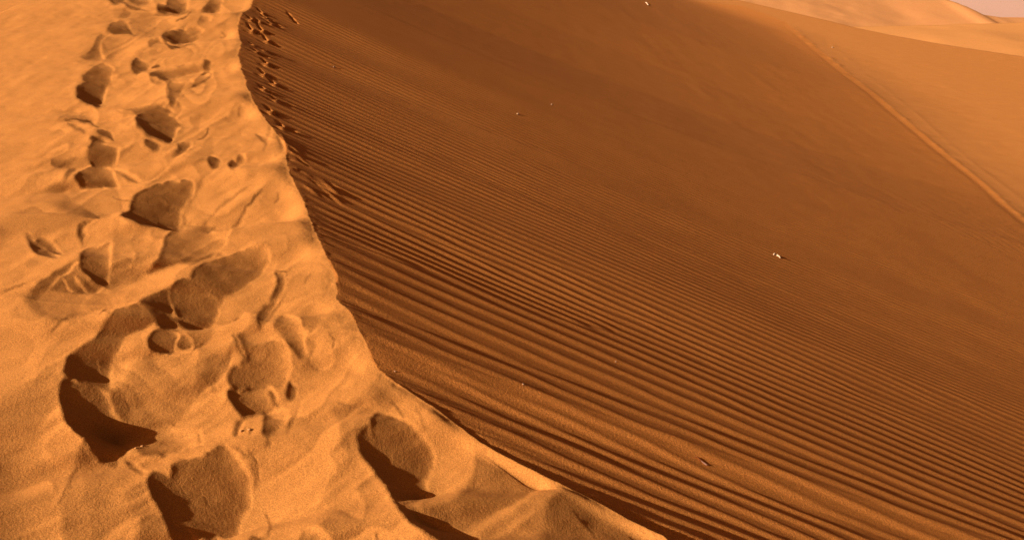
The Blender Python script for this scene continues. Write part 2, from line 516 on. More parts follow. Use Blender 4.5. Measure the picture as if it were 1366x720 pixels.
def poly_mask(P, X, Y):
    inside = np.zeros(X.shape, bool)
    x1, y1 = P[:, 0], P[:, 1]
    x2, y2 = np.roll(x1, -1), np.roll(y1, -1)
    for a, b, c, d in zip(x1, y1, x2, y2):
        if b == d:
            continue
        cond = ((b > Y) != (d > Y)) & (X < (c - a) * (Y - b) / (d - b) + a)
        inside ^= cond
    return inside


def seg_dist(P, X, Y, side=False):
    D = np.full(X.shape, 1e9)
    T = np.zeros(X.shape)
    SG = np.zeros(X.shape)
    n = len(P) - 1
    for i in range(n):
        a, b = P[i], P[i + 1]
        ab = b - a
        l2 = ab @ ab + 1e-9
        t = np.clip(((X - a[0]) * ab[0] + (Y - a[1]) * ab[1]) / l2, 0, 1)
        d = np.hypot(X - a[0] - t * ab[0], Y - a[1] - t * ab[1])
        m = d < D
        D = np.where(m, d, D)
        if side:                                       # + on the right hand of the stroke
            SG = np.where(m, (X - a[0]) * ab[1] - (Y - a[1]) * ab[0], SG)
        T = np.where(m, (i + t) / n, T)
    return (D, T, SG) if side else (D, T)


tone = np.full((TH, TW), 229.0)
footid = np.zeros((TH, TW), np.int32)
gy, gx = np.mgrid[0:TH, 0:TW]
IX, IY = gx + TX0 + 0.5, gy + TY0 + 0.5
nfoot = 0
for P, tn, soft, foot in F:
    pad = int(4 * soft + 8)
    if foot >= 0:
        S = spline(P)
        wob = 0.9
    else:
        S = spline(P, closed=False)
    x0 = max(int(S[:, 0].min() - TX0) - pad, 0); x1 = min(int(S[:, 0].max() - TX0) + pad, TW)
    y0 = max(int(S[:, 1].min() - TY0) - pad, 0); y1 = min(int(S[:, 1].max() - TY0) + pad, TH)
    if x1 <= x0 or y1 <= y0:
        continue
    X, Y = IX[y0:y1, x0:x1], IY[y0:y1, x0:x1]
    Xw = X + 1.8 * vnoise(X * 0.11, Y * 0.11, 31) + 0.6 * vnoise(X * 0.45, Y * 0.45, 33)
    Yw = Y + 1.8 * vnoise(X * 0.11, Y * 0.11, 32) + 0.6 * vnoise(X * 0.45, Y * 0.45, 34)
    if foot >= 0:
        M = poly_mask(S, Xw, Yw)
        if foot:
            sub = footid[y0:y1, x0:x1]
            sub[M] = foot
        dd = X * 0.80 - Y * 0.60                       # from the sun's side of the facet to its far side
        lo_, hi_ = (S[:, 0] * 0.80 - S[:, 1] * 0.60).min(), (S[:, 0] * 0.80 - S[:, 1] * 0.60).max()
        uu = np.clip((dd - lo_) / (hi_ - lo_ + 1e-6), 0, 1)
        tn = tn + (64 if foot else 22) * (uu - 0.55) * min(1.0, (hi_ - lo_) / 25)
        mm = M.astype(float)
        ws = sstep(0.15, 0.75, uu)
        m = gblur(mm, soft) * ws + gblur(mm, soft * 2.6) * (1 - ws)
    else:
        w = -foot
        D, T = seg_dist(S, Xw, Yw)
        wt = w * (0.35 + 0.65 * np.sin(np.pi * np.clip(T, 0.02, 0.98)) ** 0.6)
        m = np.exp(-(D / np.maximum(wt * 0.6, 0.4)) ** 2)
    sub = tone[y0:y1, x0:x1]
    sub[:] = sub * (1 - m) + tn * m

# livelier facets; the trodden strip is churned all over
_dn = 229 - tone
tone = np.where(_dn > 0, 229 - _dn * (1 + 0.65 * (1 - sstep(35, 110, _dn))), tone)
_cx = np.interp(IY, [-90, 0, 130, 260, 420, 560, 720, 900], [236, 225, 190, 200, 240, 270, 330, 380])
_hw = np.interp(IY, [-90, 0, 130, 260, 420, 560, 720, 900], [90, 100, 130, 190, 250, 300, 360, 380])
_trail = 1 - sstep(0.75, 1.1, np.abs(IX - _cx) / _hw)
_sc = 9 + np.clip(IY + 90, 0, 900) / 900 * 42
_vv = 900 / 42 * np.log(1 + np.clip(IY + 90, 0, 960) / 900 * 42 / 9)
_U, _V = (IX - 215) / _sc, _vv
_A, _B = _U * 0.84 - _V * 0.54, _U * 0.54 + _V * 0.84
_churn = 0
for k_, (f_, g_) in enumerate(((1.0, 36.0), (2.2, 17.0))):
    n_ = 1.5 * vnoise(_A * 0.32 * f_ + 7 * k_, _B * 0.75 * f_, 91 + k_) + 0.35 * vnoise(_A * 1.1 * f_, _B * 1.5 * f_, 95 + k_) + 0.30 * _B * f_
    saw_ = n_ - np.floor(n_) - 0.5                      # slipped slabs: a gentle face up to a sharp crease
    _churn = _churn + g_ * gblur(saw_, 0.8) * (0.45 + 0.55 * sstep(-0.3, 0.5, vnoise(_U * 0.5, _V * 0.5, 98 + k_)))
tone = tone + _trail * _churn * 1.2 * (0.35 + 0.65 * sstep(120, 200, tone)) * sstep(40, 90, tone)
# wind streaks and slip marks
c30, s30 = math.cos(math.radians(-33)), math.sin(math.radians(-33))
A = IX * c30 + IY * s30
B = -IX * s30 + IY * c30
scale = np.clip((IY + 160) / 500, 0.3, 1.4)
tone = tone + 5.0 * vnoise(A / 60, B / 6.5, 41) + 4.0 * vnoise(A / 26, B / 3.2, 42) + 4.0 * vnoise(IX / 22, IY / 14, 43) + 3.5 * vnoise(IX / 5, IY / 4, 44)

_um = (footid > 0).astype(float)
pit = gblur(_um, 1.5)


def _along(a):
    gy_, gx_ = np.gradient(a)
    return gx_ * 0.80 - gy_ * 0.60


# every print is a bowl: its wall on the sun's side lies in shade, the opposite wall is turned to the sun
_small = np.clip((IY + 40) / 500, 0.35, 1.0)
_d1 = _along(gblur(_um, 1.6)) * 1.6 * 2.5
_d2 = _along(gblur(_um, 5.0)) * 5.0 * 2.5
_d3 = _along(gblur(_um, 12.0)) * 12.0 * 2.5
_bowl = -_d1 * np.where(_d1 < 0, 42, 16) - pit * (_d2 * np.where(_d2 < 0, 34, 40) + _d3 * 34 * _small) + (1 - pit) * np.maximum(_d2, 0) * 12
tone = tone + _bowl * (0.35 + 0.65 * sstep(30, 110, tone))
tone = np.minimum(tone, 252)
tone = tone + pit * (4.0 * vnoise(IX / 7, IY / 6, 46) + 3.0 * vnoise(IX / 3.2, IY / 2.8, 47))

EL = SUN_EL


def lin(v):
    v = np.clip(v, 0, 255) / 255.0
    return np.where(v < 0.04045, v / 12.92, ((v + 0.055) / 1.055) ** 2.4)


AMB = 0.035
th0 = math.atan(LEFT_SLOPE * (-SA[0]) - 0.03 * 0 + 0.067 * (-SA[1]) * 1.0)
c0 = math.sin(EL + th0)
cc = c0 * (lin(tone) - AMB) / (lin(229) - AMB)
theta = np.arcsin(np.clip(cc, -0.02, 0.85)) - EL
theta = theta - np.radians(15) * np.clip((75 - tone) / 75, 0, 1)
q_img = np.tan(theta) + pit * (0.018 * vnoise(IX / 9, IY / 7, 48) + 0.015 * vnoise(IX / 4, IY / 3.4, 49))

# ground raster
GS = 0.005
GX0, GY0, GNX, GNY = -5.6, 1.25, 1480, 2560
xs = GX0 + GS * np.arange(GNX)
ys = GY0 + GS * np.arange(GNY)
Gx, Gy = np.meshgrid(xs, ys)
Gz = base_z(Gx, Gy)
Gdx = Gx - crest_x(Gy)
wcrest = sstep(0.0, 0.03, -Gdx) * sstep(-1.7, -0.6, -Gx * 0 + 0)  # left of the crest only
wcrest = sstep(-0.005, 0.03, -Gdx)


def bil(img, px, py):
    u = np.clip(px - TX0 - 0.5, 0, TW - 1.001)
    v = np.clip(py - TY0 - 0.5, 0, TH - 1.001)
    iu, iv = u.astype(int), v.astype(int)
    fu, fv = u - iu, v - iv
    return (img[iv, iu] * (1 - fu) + img[iv, iu + 1] * fu) * (1 - fv) + (img[iv + 1, iu] * (1 - fu) + img[iv + 1, iu + 1] * fu) * fv


kx = np.fft.rfftfreq(GNX, GS) * 2 * np.pi
ky = np.fft.fftfreq(GNY, GS) * 2 * np.pi
KX, KY = np.meshgrid(kx, ky)
away = -SA
KS = KX * away[0] + KY * away[1]
KT = -KX * away[1] + KY * away[0]
LAM = 0.020
DIAG = True
KC = 2 * np.pi / 1.15
Qb = np.gradient(Gz, GS, axis=1) * away[0] + np.gradient(Gz, GS, axis=0) * away[1]
Qb = gblur(np.where(Gdx < 0, Qb, math.tan(th0)), 12)
den = KS ** 2 + LAM * KT ** 2 + 0.06 * KC ** 2
rel = np.zeros(Gx.shape)
border = sstep(0, 60, np.minimum(np.arange(GNX), GNX - 1 - np.arange(GNX)))[None, :] * sstep(0, 40, np.minimum(np.arange(GNY), GNY - 1 - np.arange(GNY)))[:, None]
fade = np.where(Gdx < 0, 1.0, np.exp(-(Gdx / 2.2) ** 2))
corr = np.zeros(Gx.shape)
for it in range(14):
    px, py = project(Gx, Gy, Gz + rel)
    want = (bil(q_img, px, py) - Qb) * wcrest * border
    if it >= 3:
        have = np.gradient(rel, GS, axis=1) * away[0] + np.gradient(rel, GS, axis=0) * away[1]
        corr = np.clip(corr + 0.5 * gblur(want - have, 1.0), -0.5, 0.5) * sstep(0.04, 0.14, -Gdx)
    g = want + corr
    new = np.fft.irfft2(-1j * KS * np.fft.rfft2(g) / den, s=g.shape) * fade
    rel = new if it == 0 else 0.4 * rel + 0.6 * new
if DIAG:
    have = np.gradient(rel, GS, axis=1) * away[0] + np.gradient(rel, GS, axis=0) * away[1]
    px, py = project(Gx, Gy, Gz + rel)
    for (u, v) in ((8, 660), (60, 640), (105, 545), (130, 580), (220, 270), (280, 660), (230, 670), (540, 590), (660, 630), (800, 690), (190, 340), (300, 350), (380, 640), (40, 60)):
        k = np.unravel_index(np.argmin((px - u) ** 2 + (py - v) ** 2), px.shape)
        print((u, v), 'want %.2f have %.2f rel %.3f base %.2f' % (want[k], have[k], rel[k], Qb[k]), 'tone', tone[v - TY0, u - TX0])
    print('rel range', rel.min(), rel.max())
_b = gblur(rel, 24)
_w = np.where(Gdx < 0, np.exp(-(Gdx / (0.05 + 0.06 * sstep(2.9, 3.5, Gy))) ** 2), 1.0)
_ci = np.clip(((crest_x(ys) - 0.06 - GX0) / GS).astype(int), 0, GNX - 1)
_cr = gblur(rel, 3)[np.arange(GNY), _ci][:, None] * np.ones((1, 3))
_near = sstep(3.3, 2.8, ys)
CREST_REL = (gblur(_cr, 50)[:, 1] * (1 - _near) + gblur(_cr, 24)[:, 1] * _near) * sstep(1.5, 1.9, ys) * (1 - sstep(11.5, 13.5, ys))
_b = np.where(Gdx < 0, _b, CREST_REL[:, None])
_b = _b + (CREST_REL[:, None] - _b) * np.exp(-(Gdx / 0.07) ** 2)
REL = rel * (1 - _w) + _b * _w                       # the crest itself stays even
px, py = project(Gx, Gy, Gz + rel)
iu = np.clip((px - TX0).astype(int), 0, TW - 1)
iv = np.clip((py - TY0).astype(int), 0, TH - 1)
FOOT = footid[iv, iu] * (Gdx < -0.03)
# sand pushed up round each print
_fm = (FOOT > 0).astype(float)
REL = REL + 0.004 * gblur(_fm, 4.0) * (1 - gblur(_fm, 1.2))


def rel_at(x, y, arr=None):
    u = np.clip((x - GX0) / GS, 0, GNX - 1.001)
    v = np.clip((y - GY0) / GS, 0, GNY - 1.001)
    inside = (x > GX0) & (x < GX0 + GS * GNX) & (y > GY0) & (y < GY0 + GS * GNY)
    iu, iv = u.astype(int), v.astype(int)
    fu, fv = u - iu, v - iv
    r = (REL[iv, iu] * (1 - fu) + REL[iv, iu + 1] * fu) * (1 - fv) + (REL[iv + 1, iu] * (1 - fu) + REL[iv + 1, iu + 1] * fu) * fv
    return np.where(inside, r, 0)


def foot_at(x, y):
    iu = np.clip(((x - GX0) / GS).astype(int), 0, GNX - 1)
    iv = np.clip(((y - GY0) / GS).astype(int), 0, GNY - 1)
    inside = (x > GX0) & (x < GX0 + GS * GNX) & (y > GY0) & (y < GY0 + GS * GNY)
    return np.where(inside, FOOT[iv, iu], 0)


# ------------------------------------------------------------------ small reliefs on the shaded side
BUMP = []      # (cx, cy, ux, uy, half length, half width, height, power)


def mark(pts, w, h):
    """a groove (h<0) or lip (h>0) along a stroke; w in metres"""
    P = np.array(pts, float).reshape(-1, 2)
    X, Y = unproject(P[:, 0], P[:, 1])
    BUMP.append((spline(np.stack([X, Y], 1), closed=False, n=4), w, h))


def scarp(pts, drop, w, rec):
    P = np.array(pts, float).reshape(-1, 2)
    X, Y = unproject(P[:, 0], P[:, 1])
    BUMP.append((spline(np.stack([X, Y], 1), closed=False, n=4), w, (drop, rec)))


def print_mark(mx, my, px, py, k=1.0):
    """one small three-toed track: a pushed-up lip, the pit beside it and the toe grooves"""
    mark([mx - 1.5, my + 1, mx + 1.5, my - 1], 0.030 * k, 0.018 * k)
    mark([mx + 3, my + 1, px, py], 0.034 * k, -0.030 * k)
    mark([mx - 2, my - 1, mx - 8, my - 8], 0.017 * k, -0.014 * k)
    mark([mx - 4, my + 1, mx - 13, my - 3], 0.017 * k, -0.013 * k)


TRACKS = [(350, 6, 357, 8), (354, 13, 361, 15), (360, 18, 367, 23), (336, 21, 342, 23), (347, 24, 354, 26), (363, 27, 371, 27), (337, 31, 342, 33),
          (351, 34, 360, 37), (357, 43, 370, 49), (339, 49, 345, 51), (354, 58, 365, 65), (344, 64, 352, 69), (357, 80, 367, 83), (353, 90, 363, 92),
          (367, 102, 379, 106), (353, 111, 360, 113), (369, 126, 385, 130), (362, 138, 370, 141), (377, 154, 390, 157)]
for t_ in TRACKS:
    print_mark(*t_, 0.9)
mark([362, 20, 374, 27], 0.03, -0.03)
mark([383, 9, 392, 17, 395, 20], 0.02, -0.02)
# slabs of sand slid off the crest
for p_, w_, h_ in (([432, 229, 441, 236, 450, 244], .028, .040), ([436, 227, 446, 235, 453, 242], .020, -.030), ([421, 231, 437, 240, 453, 252], .016, .022), ([420, 235, 436, 244, 452, 254], .016, -.020),
                   ([412, 234, 420, 240, 426, 243], .020, .022), ([404, 229, 412, 235, 418, 237], .018, .016), ([385, 178, 392, 183, 399, 188], .020, .024),
                   ([378, 180, 390, 190, 404, 199], .020, .026), ([383, 187, 394, 192, 407, 197], .020, .024), ([380, 194, 386, 198], .03, -.03), ([382, 208, 394, 210, 397, 211], .022, .022),
                   ([400, 213, 408, 217, 415, 221], .020, .018), ([370, 161, 374, 172, 379, 183], .020, -.024), ([374, 162, 378, 172, 383, 182], .018, .022), ([360, 150, 358, 160, 354, 171], .018, -.014),
                   ([391, 190, 402, 200, 412, 208], .016, -.018), ([414, 224, 424, 232, 432, 238], .016, -.016)):
    mark(p_, w_, h_ * 0.24)
# torn edge of the crest in the foreground (strokes run from the far end towards us: the drop is on the slope side)
scarp([760, 622, 730, 612, 700, 600, 668, 582, 640, 563], 0.006, 0.006, 0.04)
scarp([1010, 790, 960, 742, 934, 722, 912, 695, 885, 668, 850, 646, 800, 621, 758, 608], 0.009, 0.008, 0.06)
scarp([912, 697, 898, 680, 870, 660, 838, 644], 0.012, 0.010, 0.05)
scarp([900, 722, 880, 706, 858, 688, 838, 668], 0.006, 0.006, 0.04)
# trail of steps along the foot of the dune
_r = random.Random(3)
_t = [(1049, 30), (1083, 58), (1132, 98), (1185, 140), (1237, 183), (1318, 248), (1400, 318), (1580, 480), (1800, 690)]
_t2 = [(1096, 48), (1111, 63), (1149, 95), (1185, 123), (1221, 151), (1255, 181), (1308, 225), (1366, 268), (1420, 312), (1640, 500), (1840, 680)]
mark(_t, 0.065, 0.011)
mark([(a_ - 5, b_ + 3) for a_, b_ in _t], 0.12, -0.016)
mark(_t2[1:], 0.10, 0.006)
for L_, n_, hh in ((_t, 70, .026), (_t2, 40, .018)):
    for k_ in range(n_):
        q_ = k_ / n_ * (len(L_) - 1)
        i_ = int(q_); f_ = q_ - i_
        a_ = L_[i_][0] * (1 - f_) + L_[i_ + 1][0] * f_ + _r.uniform(-2, 2)
        b_ = L_[i_][1] * (1 - f_) + L_[i_ + 1][1] * f_ + _r.uniform(-2, 2)
        mark([a_, b_, a_ + _r.uniform(2, 4), b_ + _r.uniform(1, 4)], _r.uniform(.10, .20), _r.uniform(-.6, 1) * hh)


RIP_L = 0.130


def ripples(x, y, dx):
    w = 0.038 * vnoise(x * 0.55 + 3, y * 0.9, 51) + 0.020 * vnoise(x * 1.3, y * 2.6, 52) + 0.011 * vnoise(x * 4, y * 9, 53)
    ph = 2 * np.pi * (y + RIP_SK * x + w) / RIP_L
    ph2 = 2 * np.pi * (y + (RIP_SK + 0.05) * x + w * 0.6 + 0.3) / (RIP_L * 0.86)
    mix = sstep(0.48, 0.62, vnoise(x * 0.5, y * 1.1, 54))

    def prof(p):
        return np.cos(p) + 0.26 * np.cos(2 * p + 0.7)
    h = prof(ph) * (1 - mix) + prof(ph2) * mix
    amp = (0.0030 + 0.0009 * sstep(7.5, 3.5, np.hypot(x, y))) * (0.95 + 0.22 * vnoise(x * 0.7, y * 1.2, 55))
    amp = amp * (0.55 + 0.45 * sstep(0.05, 0.6, dx)) * sstep(0.0, 0.12, dx)
    dist = np.hypot(x, y)
    amp = amp * (1 - sstep(13.0, 24.0, dist))
    return h * amp


RIP_SK = 0.22


def height(x, y):
    dx = x - crest_x(y)
    # a slightly ragged crest
    cw = 0.014 * vnoise(y * 4.3, y * 0 + 0.5, 61) + 0.007 * vnoise(y * 15, y * 0 + 0.5, 62) + 0.004 * vnoise(y * 60, y * 0 + 0.5, 64)
    z = base_z(x + cw * sstep(-0.5, -0.0, -np.abs(dx)), y)
    z = z + np.where(dx < 0, rel_at(x, y), np.interp(y, ys, CREST_REL, left=0, right=0) * np.exp(-(np.maximum(dx, 0) / 2.2) ** 2))
    right = dx > 0
    z = z + np.where(right, ripples(x, y, dx), 0)
    # the fresh break just under the crest in the foreground, and crumbs along the whole lip
    hb = 0.013 * sstep(3.05, 2.65, y) * (1 + 0.5 * vnoise(y * 9, y * 0 + 0.5, 64))
    z = z - np.where(right, hb * (1 - np.exp(-(dx / 0.012) ** 2)) * np.exp(-np.maximum(dx, 0) / 0.14), 0)
    z = z + 0.0011 * np.exp(-(np.where(right, dx * 2.5, dx) / 0.08) ** 2) * (vnoise(x * 26, y * 26, 76) + 0.7 * vnoise(x * 55, y * 55, 77))
    # gentle undulation
    far = sstep(2, 9, dx)
    z = z + np.where(right, far * (0.03 * vnoise(x * 0.16, y * 0.09, 71) + 0.005 * vnoise(x * 0.7, y * 0.3, 72) + 0.003 * vnoise(x * 2.4 + y * 0.3, y * 0.6, 75)), 0)
    z = z + sstep(0.0, 0.15, -dx) * (0.0035 * vnoise(x * 5, y * 5, 73) + 0.0015 * vnoise(x * 14, y * 14, 74))
    for P, w, h in BUMP:
        if isinstance(h, tuple):                       # a small scarp: sharp drop on its right hand, slow recovery
            H_, wr = h
            r = 5 * wr
            m = (x > P[:, 0].min() - r) & (x < P[:, 0].max() + r) & (y > P[:, 1].min() - r) & (y < P[:, 1].max() + r)
            if m.any():
                D, T, S = seg_dist(P, x[m], y[m], True)
                tap = np.sin(np.pi * np.clip(T, 0, 1)) ** 0.9
                D = np.where((T <= 0) | (T >= 1), 0, D)
                z[m] -= np.where(S > 0, H_ * tap * (1 - np.exp(-(D / w) ** 2)) * np.exp(-D / wr), 0)
            continue
        r = 4 * w
        m = (x > P[:, 0].min() - r) & (x < P[:, 0].max() + r) & (y > P[:, 1].min() - r) & (y < P[:, 1].max() + r)
        if not m.any():
            continue
        D, T = seg_dist(P, x[m], y[m])
        tap = np.sin(np.pi * np.clip(0.06 + 0.88 * T, 0, 1)) ** 0.7
        z[m] += h * tap * np.exp(-(D / w) ** 2)
    return z


# ------------------------------------------------------------------ materials
def sand_material(name, col_a, col_b, grain=1.0, big=1.0, speck=True):
    m = bpy.data.materials.new(name)
    m.use_nodes = True
    t = m.node_tree
    bs = t.nodes["Principled BSDF"]
    bs.inputs["Roughness"].default_value = 0.92
    bs.inputs["Specular IOR Level"].default_value = 0.08
    co = t.nodes.new("ShaderNodeTexCoord")
    n1 = t.nodes.new("ShaderNodeTexNoise"); n1.inputs["Scale"].default_value = 260; n1.inputs["Detail"].default_value = 2
    n2 = t.nodes.new("ShaderNodeTexNoise"); n2.inputs["Scale"].default_value = 2.3; n2.inputs["Detail"].default_value = 5
    n3 = t.nodes.new("ShaderNodeTexNoise"); n3.inputs["Scale"].default_value = 90; n3.inputs["Detail"].default_value = 3
    for n in (n1, n2, n3):
        t.links.new(co.outputs["Object"], n.inputs["Vector"])
    r1 = t.nodes.new("ShaderNodeValToRGB")
    r1.color_ramp.elements[0].position = 0.25; r1.color_ramp.elements[0].color = (*col_a, 1)
    r1.color_ramp.elements[1].position = 0.75; r1.color_ramp.elements[1].color = (*col_b, 1)
    t.links.new(n2.outputs[0], r1.inputs[0])
    r2 = t.nodes.new("ShaderNodeValToRGB")
    r2.color_ramp.elements[0].position = 0.30; r2.color_ramp.elements[0].color = (0.50, 0.46, 0.42, 1)
    r2.color_ramp.elements[1].position = 0.70; r2.color_ramp.elements[1].color = (1.42, 1.40, 1.36, 1)
    t.links.new(n1.outputs[0], r2.inputs[0])
    mx = t.nodes.new("ShaderNodeMix"); mx.data_type = 'RGBA'; mx.blend_type = 'MULTIPLY'
    mx.inputs[0].default_value = min(1.0, grain)
    t.links.new(r1.outputs[0], mx.inputs[6]); t.links.new(r2.outputs[0], mx.inputs[7])
    t.links.new(mx.outputs[2], bs.inputs["Base Color"])
    b1 = t.nodes.new("ShaderNodeBump"); b1.inputs["Strength"].default_value = 0.60 * grain; b1.inputs["Distance"].default_value = 0.004
    b2 = t.nodes.new("ShaderNodeBump"); b2.inputs["Strength"].default_value = 0.40 * grain; b2.inputs["Distance"].default_value = 0.006
    t.links.new(n1.outputs[0], b1.inputs["Height"])
    t.links.new(n3.outputs[0], b2.inputs["Height"])
    t.links.new(b1.outputs[0], b2.inputs["Normal"])
    t.links.new(b2.outputs[0], bs.inputs["Normal"])
    return m


M_RIDGE = sand_material("ridge_sand", (0.4104, 0.1740, 0.0458), (0.4560, 0.1984, 0.0539), 0.62)
M_SLIP = sand_material("slip_sand", (0.4250, 0.1600, 0.0380), (0.4700, 0.1830, 0.0450))
M_FLAT = sand_material("flat_sand", (0.3980, 0.1612, 0.0432), (0.4420, 0.1836, 0.0518), 0.5)

# ------------------------------------------------------------------ the dune as one sheet of real heights, cut into its faces
a_l = np.radians(np.concatenate([np.linspace(-58, -32, 22, endpoint=False), np.linspace(-32, -8.0, 560, endpoint=False)]))
a_r = np.radians(np.concatenate([np.linspace(-8.0, 12, 270, endpoint=False), np.linspace(12, 32, 180, endpoint=False), np.linspace(32, 45, 60, endpoint=False), np.linspace(45, 58, 14)]))
az = np.concatenate([a_l, a_r])
rr = np.concatenate([np.exp(np.arange(math.log(0.9), math.log(2.0), 0.012)),
                     np.exp(np.arange(math.log(2.0), math.log(16.0), 0.0023)),
                     np.exp(np.arange(math.log(16.0), math.log(48.0), 0.0060)), np.exp(np.arange(math.log(48.0), math.log(120.0), 0.0080))])
NA, NR = len(az), len(rr)
AA, RR = np.meshgrid(az, rr)
VX, VY = RR * np.sin(AA), RR * np.cos(AA)
VZ = height(VX, VY)
# smooth normals of the whole sheet, shared by every piece
P3 = np.stack([VX, VY, VZ], -1)
du = np.gradient(P3, axis=1)
dv = np.gradient(P3, axis=0)
NN = np.cross(du, dv)
NN /= np.linalg.norm(NN, axis=-1, keepdims=True) + 1e-12
NN[NN[..., 2] < 0] *= -1

idx = np.arange(NA * NR).reshape(NR, NA)
quads = np.stack([idx[:-1, :-1], idx[:-1, 1:], idx[1:, 1:], idx[1:, :-1]], -1).reshape(-1, 4)
cxm = 0.25 * (VX[:-1, :-1] + VX[:-1, 1:] + VX[1:, 1:] + VX[1:, :-1]).ravel()
cym = 0.25 * (VY[:-1, :-1] + VY[:-1, 1:] + VY[1:, 1:] + VY[1:, :-1]).ravel()
dxm = cxm - crest_x(cym)
_tx, _ty = unproject([1318 + 260, 1318 + 70, 1318, 1237, 1185, 1132, 1083, 1049, 990, 930, 890], [470, 307, 248, 183, 140, 98, 58, 30, 8, -2, -8])
_o = np.argsort(_ty)
TRX = np.stack([_tx[_o], _ty[_o]], 1)
trk = np.interp(cym, TRX[:, 1], TRX[:, 0])
region = np.where(dxm < 0, 0, np.where(cxm < trk, 1, 2))
fm = foot_at(cxm, cym)
region = np.where((region == 0) & (fm > 0), 10 + fm, region)
VF = P3.reshape(-1, 3)
NF = NN.reshape(-1, 3)


def sheet(name, mask, mat, parent=None):
    q = quads[mask]
    used = np.unique(q)
    remap = np.zeros(len(VF), np.int64)
    remap[used] = np.arange(len(used))
    me = bpy.data.meshes.new(name)
    me.vertices.add(len(used))
    me.vertices.foreach_set("co", VF[used].astype(np.float32).ravel())
    ql = remap[q].astype(np.int32)
    me.loops.add(ql.size)
    me.loops.foreach_set("vertex_index", ql.ravel())
    me.polygons.add(len(ql))
    me.polygons.foreach_set("loop_start", np.arange(0, ql.size, 4, dtype=np.int32))
    me.update(calc_edges=True)
    me.validate()
    me.polygons.foreach_set("use_smooth", np.ones(len(me.polygons), bool))
    me.normals_split_custom_set_from_vertices(NF[used].astype(np.float32))
    me.materials.append(mat)
    o = bpy.data.objects.new(name, me)
    scn.collection.objects.link(o)
    if parent:
        o.parent = parent
    return o


def structure(o, label=None):
    o["kind"] = "structure"
    if label:
        o["label"] = label
    return o


ridge = structure(sheet("dune_ridge", region == 0, M_RIDGE), "sunlit orange ridge of the dune, trodden by a trail of footprints")
for k in sorted(set(region[region > 10].tolist())):
    if (region == k).sum() > 12:
        sheet("footprint", region == k, M_RIDGE, ridge)
slip = structure(sheet("slip_face", region == 1, M_SLIP), "shaded brown slope of the dune with fine parallel sand ripples")
flat = structure(sheet("sand_flat", region == 2, M_FLAT), "smooth orange sand beyond the ripples, up to its sharp far edge")

# ------------------------------------------------------------------ land beyond
def ray(px, py):
    r, u = (px - 683) / FPX, (360 - py) / FPX
    d = np.array([r, CP + u * SP, -SP + u * CP])
    return d / d[1]


def grid_mesh(name, X, Y, Z, mat):
    nr, na = X.shape
    me = bpy.data.meshes.new(name)
    i = np.arange(nr * na).reshape(nr, na)
    q = np.stack([i[:-1, :-1], i[:-1, 1:], i[1:, 1:], i[1:, :-1]], -1).reshape(-1, 4).astype(np.int32)
    me.vertices.add(nr * na)
    me.vertices.foreach_set("co", np.stack([X, Y, Z], -1).astype(np.float32).ravel())
    me.loops.add(q.size)
    me.loops.foreach_set("vertex_index", q.ravel())
    me.polygons.add(len(q))
    me.polygons.foreach_set("loop_start", np.arange(0, q.size, 4, dtype=np.int32))
    me.update(calc_edges=True)
    me.validate()
    me.polygons.foreach_set("use_smooth", np.ones(len(me.polygons), bool))
    me.materials.append(mat)
    o = bpy.data.objects.new(name, me)
    scn.collection.objects.link(o)
    return o


M_LOW = sand_material("low_dune_sand", (0.4408, 0.1976, 0.0646), (0.4712, 0.2204, 0.0745), 0.2)
M_FAR = sand_material("far_dune_sand", (0.4560, 0.2014, 0.0798), (0.4864, 0.2394, 0.0950), 0.2)
M_MTN = sand_material("hazed_rock", (0.34, 0.225, 0.20), (0.39, 0.26, 0.23), 0.2)  # distance haze is put into this pale pink base colour

# a lower dune just behind the far edge of the sand flat: skyline y = crest, facing us
x_ = np.linspace(-40, 240, 281); y_ = np.linspace(75, 190, 231)
X, Y = np.meshgrid(x_, y_)
skx = np.array([ray(p, q)[0] * 140 for p, q in ((900, 38), (1130, 36), (1180, 35), (1250, 33.8), (1300, 32), (1366, 30.5), (1600, 22))])
skz = np.array([ray(p, q)[2] * 140 for p, q in ((900, 38), (1130, 36), (1180, 35), (1250, 33.8), (1300, 32), (1366, 30.5), (1600, 22))])
C = np.interp(X, skx, skz)
Z = C - 0.085 * np.maximum(140 - Y, 0) - 0.5 * np.maximum(Y - 140, 0) + 0.35 * fbm(X / 16, Y / 22, 81)*sstep(0, 12, np.abs(Y - 140)) + 0.05 * vnoise(X / 3, Y / 2, 85)
structure(grid_mesh("low_dune", X, Y, Z, M_LOW), "low smooth orange dune behind the sharp edge of the sand flat")

# the big far dune whose right flank falls towards the pink mountain
x_ = np.linspace(-160, 330, 491); y_ = np.linspace(160, 330, 341)
X, Y = np.meshgrid(x_, y_)
FD = [(300, -60), (900, -40), (1150, -16), (1240, -5), (1262, 0), (1280, 7), (1295, 14), (1303, 19), (1320, 21.5), (1336, 24), (1366, 25), (1700, 22)]
yr = np.array([235 - 21 * float(sstep(1190, 1330, np.array(p))) for p, q in FD])       # the crest swings towards us on its right
fx = np.array([ray(p, q)[0] * w for (p, q), w in zip(FD, yr)]); fz = np.array([ray(p, q)[2] * w for (p, q), w in zip(FD, yr)])
C = np.interp(X, fx, fz)
YR = np.interp(X, fx, yr)
D_ = YR - Y
Z = C - (0.325 * np.sqrt(D_ ** 2 + 16) - 1.3) + 0.125 * D_          # rounded crest: 0.20 in front, 0.45 behind
rough = sstep(118, 60, X)
Z = Z + (0.30 * fbm(X / 20, Y / 24, 91) + rough * (0.12 * fbm(X / 5, Y / 7, 95, 4))) * sstep(1, 26, np.abs(Y - YR)) + rough * 0.05 * vnoise(X / 1.6, Y / 2, 97) * sstep(1, 12, np.abs(Y - YR))
